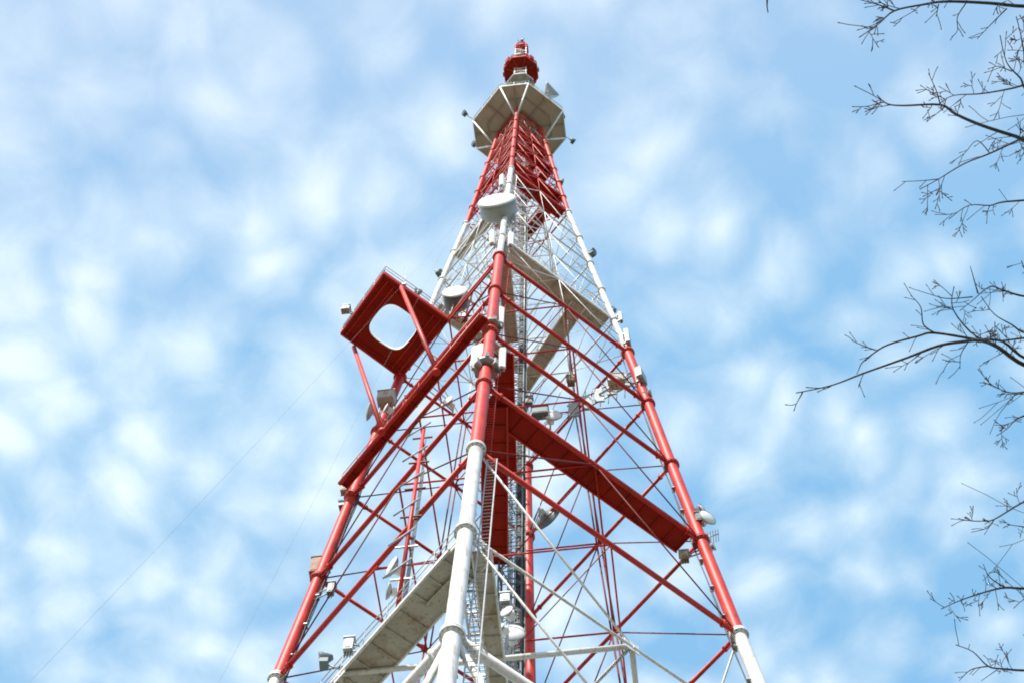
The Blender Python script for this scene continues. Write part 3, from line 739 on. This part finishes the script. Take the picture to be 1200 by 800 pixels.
# crown on the side away from the frame
for k in range(14):
    z0 = rng.uniform(6, 15); a = rng.uniform(-1.25, 1.25); an = T0+V((0, .2, z0)); d = V((math.cos(a), math.sin(a), .55)).normalized()
    q = [an]
    for j in range(6): d = (d+V((rng.uniform(-.25, .25), rng.uniform(-.25, .25), rng.uniform(-.1, .2)))).normalized(); q.append(q[-1]+d*.75)
    s_ = spline(q, 3); mb = MB(); n = len(s_); mb.poly(s_, [.05*(1-.9*i/n)+.003 for i in range(n)], BARK, 7); twigs(mb, s_, .02, .7, .9, 1, rng); mb.build('branch', tree, an)
# a hanging twig that just enters the top edge
mb = MB(); q = [D(1230, -70, 11.0), D(1100, -60, 10.8), D(980, -40, 10.6), D(905, -20, 10.5), D(899, 2, 10.5), D(900, 15, 10.5)]
q = [T0+V((.05, .25, 10.5))]+q; s_ = spline(q, 5); n = len(s_); mb.poly(s_, [max(.004, .03*(1-k/n)) for k in range(n)], BARK, 7); mb.build('branch', tree, q[0])

# ------------------------------------------------------------------ light and sky
SUN_AZ = -157.0      # compass style: direction the sun stands in, measured from +Y clockwise
SUN_EL = 49.0
az, el = R_(SUN_AZ), R_(SUN_EL)
sd = V((math.sin(az)*math.cos(el), math.cos(az)*math.cos(el), math.sin(el)))
sl = bpy.data.lights.new('sun', 'SUN'); sl.energy = 5.0; sl.angle = R_(.6); sl.color = (1, .95, .87)
so = bpy.data.objects.new('sun', sl); COL.objects.link(so); so.rotation_euler = (-sd).to_track_quat('-Z', 'Y').to_euler(); so.location = (0, -60, 60)
w = bpy.data.worlds.new('World'); S.world = w; w.use_nodes = True; nt = w.node_tree
for n_ in list(nt.nodes): nt.nodes.remove(n_)
L = nt.links.new; N_ = nt.nodes.new
out_ = N_('ShaderNodeOutputWorld'); sky = N_('ShaderNodeTexSky'); sky.sky_type = 'NISHITA'; sky.sun_disc = False
sky.sun_elevation = el; sky.sun_rotation = az; sky.air_density = 1.0; sky.dust_density = .6; sky.ozone_density = 1.5
bg = N_('ShaderNodeBackground'); bg.inputs['Strength'].default_value = .15; L(sky.outputs[0], bg.inputs['Color'])
tc = N_('ShaderNodeTexCoord'); sep = N_('ShaderNodeSeparateXYZ'); L(tc.outputs['Generated'], sep.inputs[0])
def math_(op, a, b=None, clamp=False):
    m = N_('ShaderNodeMath'); m.operation = op; m.use_clamp = clamp
    for i, x in enumerate((a, b)):
        if x is None: continue
        if isinstance(x, (int, float)): m.inputs[i].default_value = x
        else: L(x, m.inputs[i])
    return m.outputs[0]
zc = math_('MAXIMUM', sep.outputs[2], .04)
u_ = math_('DIVIDE', sep.outputs[0], zc); v_ = math_('DIVIDE', sep.outputs[1], zc)
comb = N_('ShaderNodeCombineXYZ'); L(u_, comb.inputs[0]); L(v_, comb.inputs[1])
mp = N_('ShaderNodeMapping'); L(comb.outputs[0], mp.inputs[0]); mp.inputs['Rotation'].default_value = (0, 0, R_(28)); mp.inputs['Scale'].default_value = (1, .95, 1); mp.inputs['Location'].default_value = (.3, .11, 0)
def noise(vec, sc, det, rough=.5, dist=0):
    n = N_('ShaderNodeTexNoise'); n.inputs['Scale'].default_value = sc; n.inputs['Detail'].default_value = det; n.inputs['Roughness'].default_value = rough; n.inputs['Distortion'].default_value = dist
    L(vec, n.inputs['Vector']); return n
wn = noise(mp.outputs[0], 9, 2); wv = N_('ShaderNodeVectorMath'); wv.operation = 'MULTIPLY_ADD'
L(wn.outputs['Color'], wv.inputs[0]); wv.inputs[1].default_value = (.05, .05, 0); L(mp.outputs[0], wv.inputs[2])
vo = N_('ShaderNodeTexVoronoi'); vo.feature = 'SMOOTH_F1'; vo.inputs['Scale'].default_value = 20; vo.inputs['Smoothness'].default_value = .35; L(wv.outputs[0], vo.inputs['Vector'])
vo2 = N_('ShaderNodeTexVoronoi'); vo2.feature = 'SMOOTH_F1'; vo2.inputs['Scale'].default_value = 36; vo2.inputs['Smoothness'].default_value = .6; L(wv.outputs[0], vo2.inputs['Vector'])
puff = math_('SUBTRACT', 1.08, math_('ADD', math_('MULTIPLY', vo.outputs['Distance'], 1.35), math_('MULTIPLY', vo2.outputs['Distance'], .38)))
fine = noise(wv.outputs[0], 24, 8, .6, .3); big = noise(mp.outputs[0], 3.1, 3, .5)
# more cloud towards the left (west) part of the sky, thinner to the east
grad = math_('ADD', math_('MULTIPLY', u_, -.6), .22)
s1 = math_('ADD', math_('MULTIPLY', puff, .95), math_('MULTIPLY', math_('SUBTRACT', fine.outputs['Fac'], .5), 1.0))
s2 = math_('ADD', s1, math_('MULTIPLY', math_('SUBTRACT', big.outputs['Fac'], .5), 1.2))
s3 = math_('ADD', s2, grad)
mr = N_('ShaderNodeMapRange'); mr.interpolation_type = 'SMOOTHSTEP'; L(s3, mr.inputs[0]); mr.inputs[1].default_value = .0; mr.inputs[2].default_value = 1.2; mr.inputs[3].default_value = .80; mr.inputs[4].default_value = .97
bg2 = N_('ShaderNodeBackground'); cc = N_('ShaderNodeMixRGB'); mr2 = N_('ShaderNodeMapRange'); L(s3, mr2.inputs[0]); mr2.inputs[1].default_value = -.12; mr2.inputs[2].default_value = 1.2; L(mr2.outputs[0], cc.inputs[0]); cc.inputs[1].default_value = (.25, .53, .82, 1); cc.inputs[2].default_value = (.76, .88, .95, 1)
mr3 = N_('ShaderNodeMapRange'); L(v_, mr3.inputs[0]); mr3.inputs[1].default_value = .42; mr3.inputs[2].default_value = .0; mr3.inputs[3].default_value = 0; mr3.inputs[4].default_value = .6
c3 = N_('ShaderNodeMixRGB'); L(mr3.outputs[0], c3.inputs[0]); L(cc.outputs[0], c3.inputs[1]); c3.inputs[2].default_value = (.62, .69, .85, 1); L(c3.outputs[0], bg2.inputs['Color']); bg2.inputs['Strength'].default_value = .98
mix = N_('ShaderNodeMixShader'); L(mr.outputs[0], mix.inputs[0]); L(bg.outputs[0], mix.inputs[1]); L(bg2.outputs[0], mix.inputs[2]); L(mix.outputs[0], out_.inputs[0])

S.view_settings.view_transform = 'Standard'; S.view_settings.look = 'None'; S.view_settings.exposure = 0.32; S.view_settings.gamma = 1
S.view_settings.use_curve_mapping = False
S.cycles.max_bounces = 5
S.cycles.filter_width = 1.9
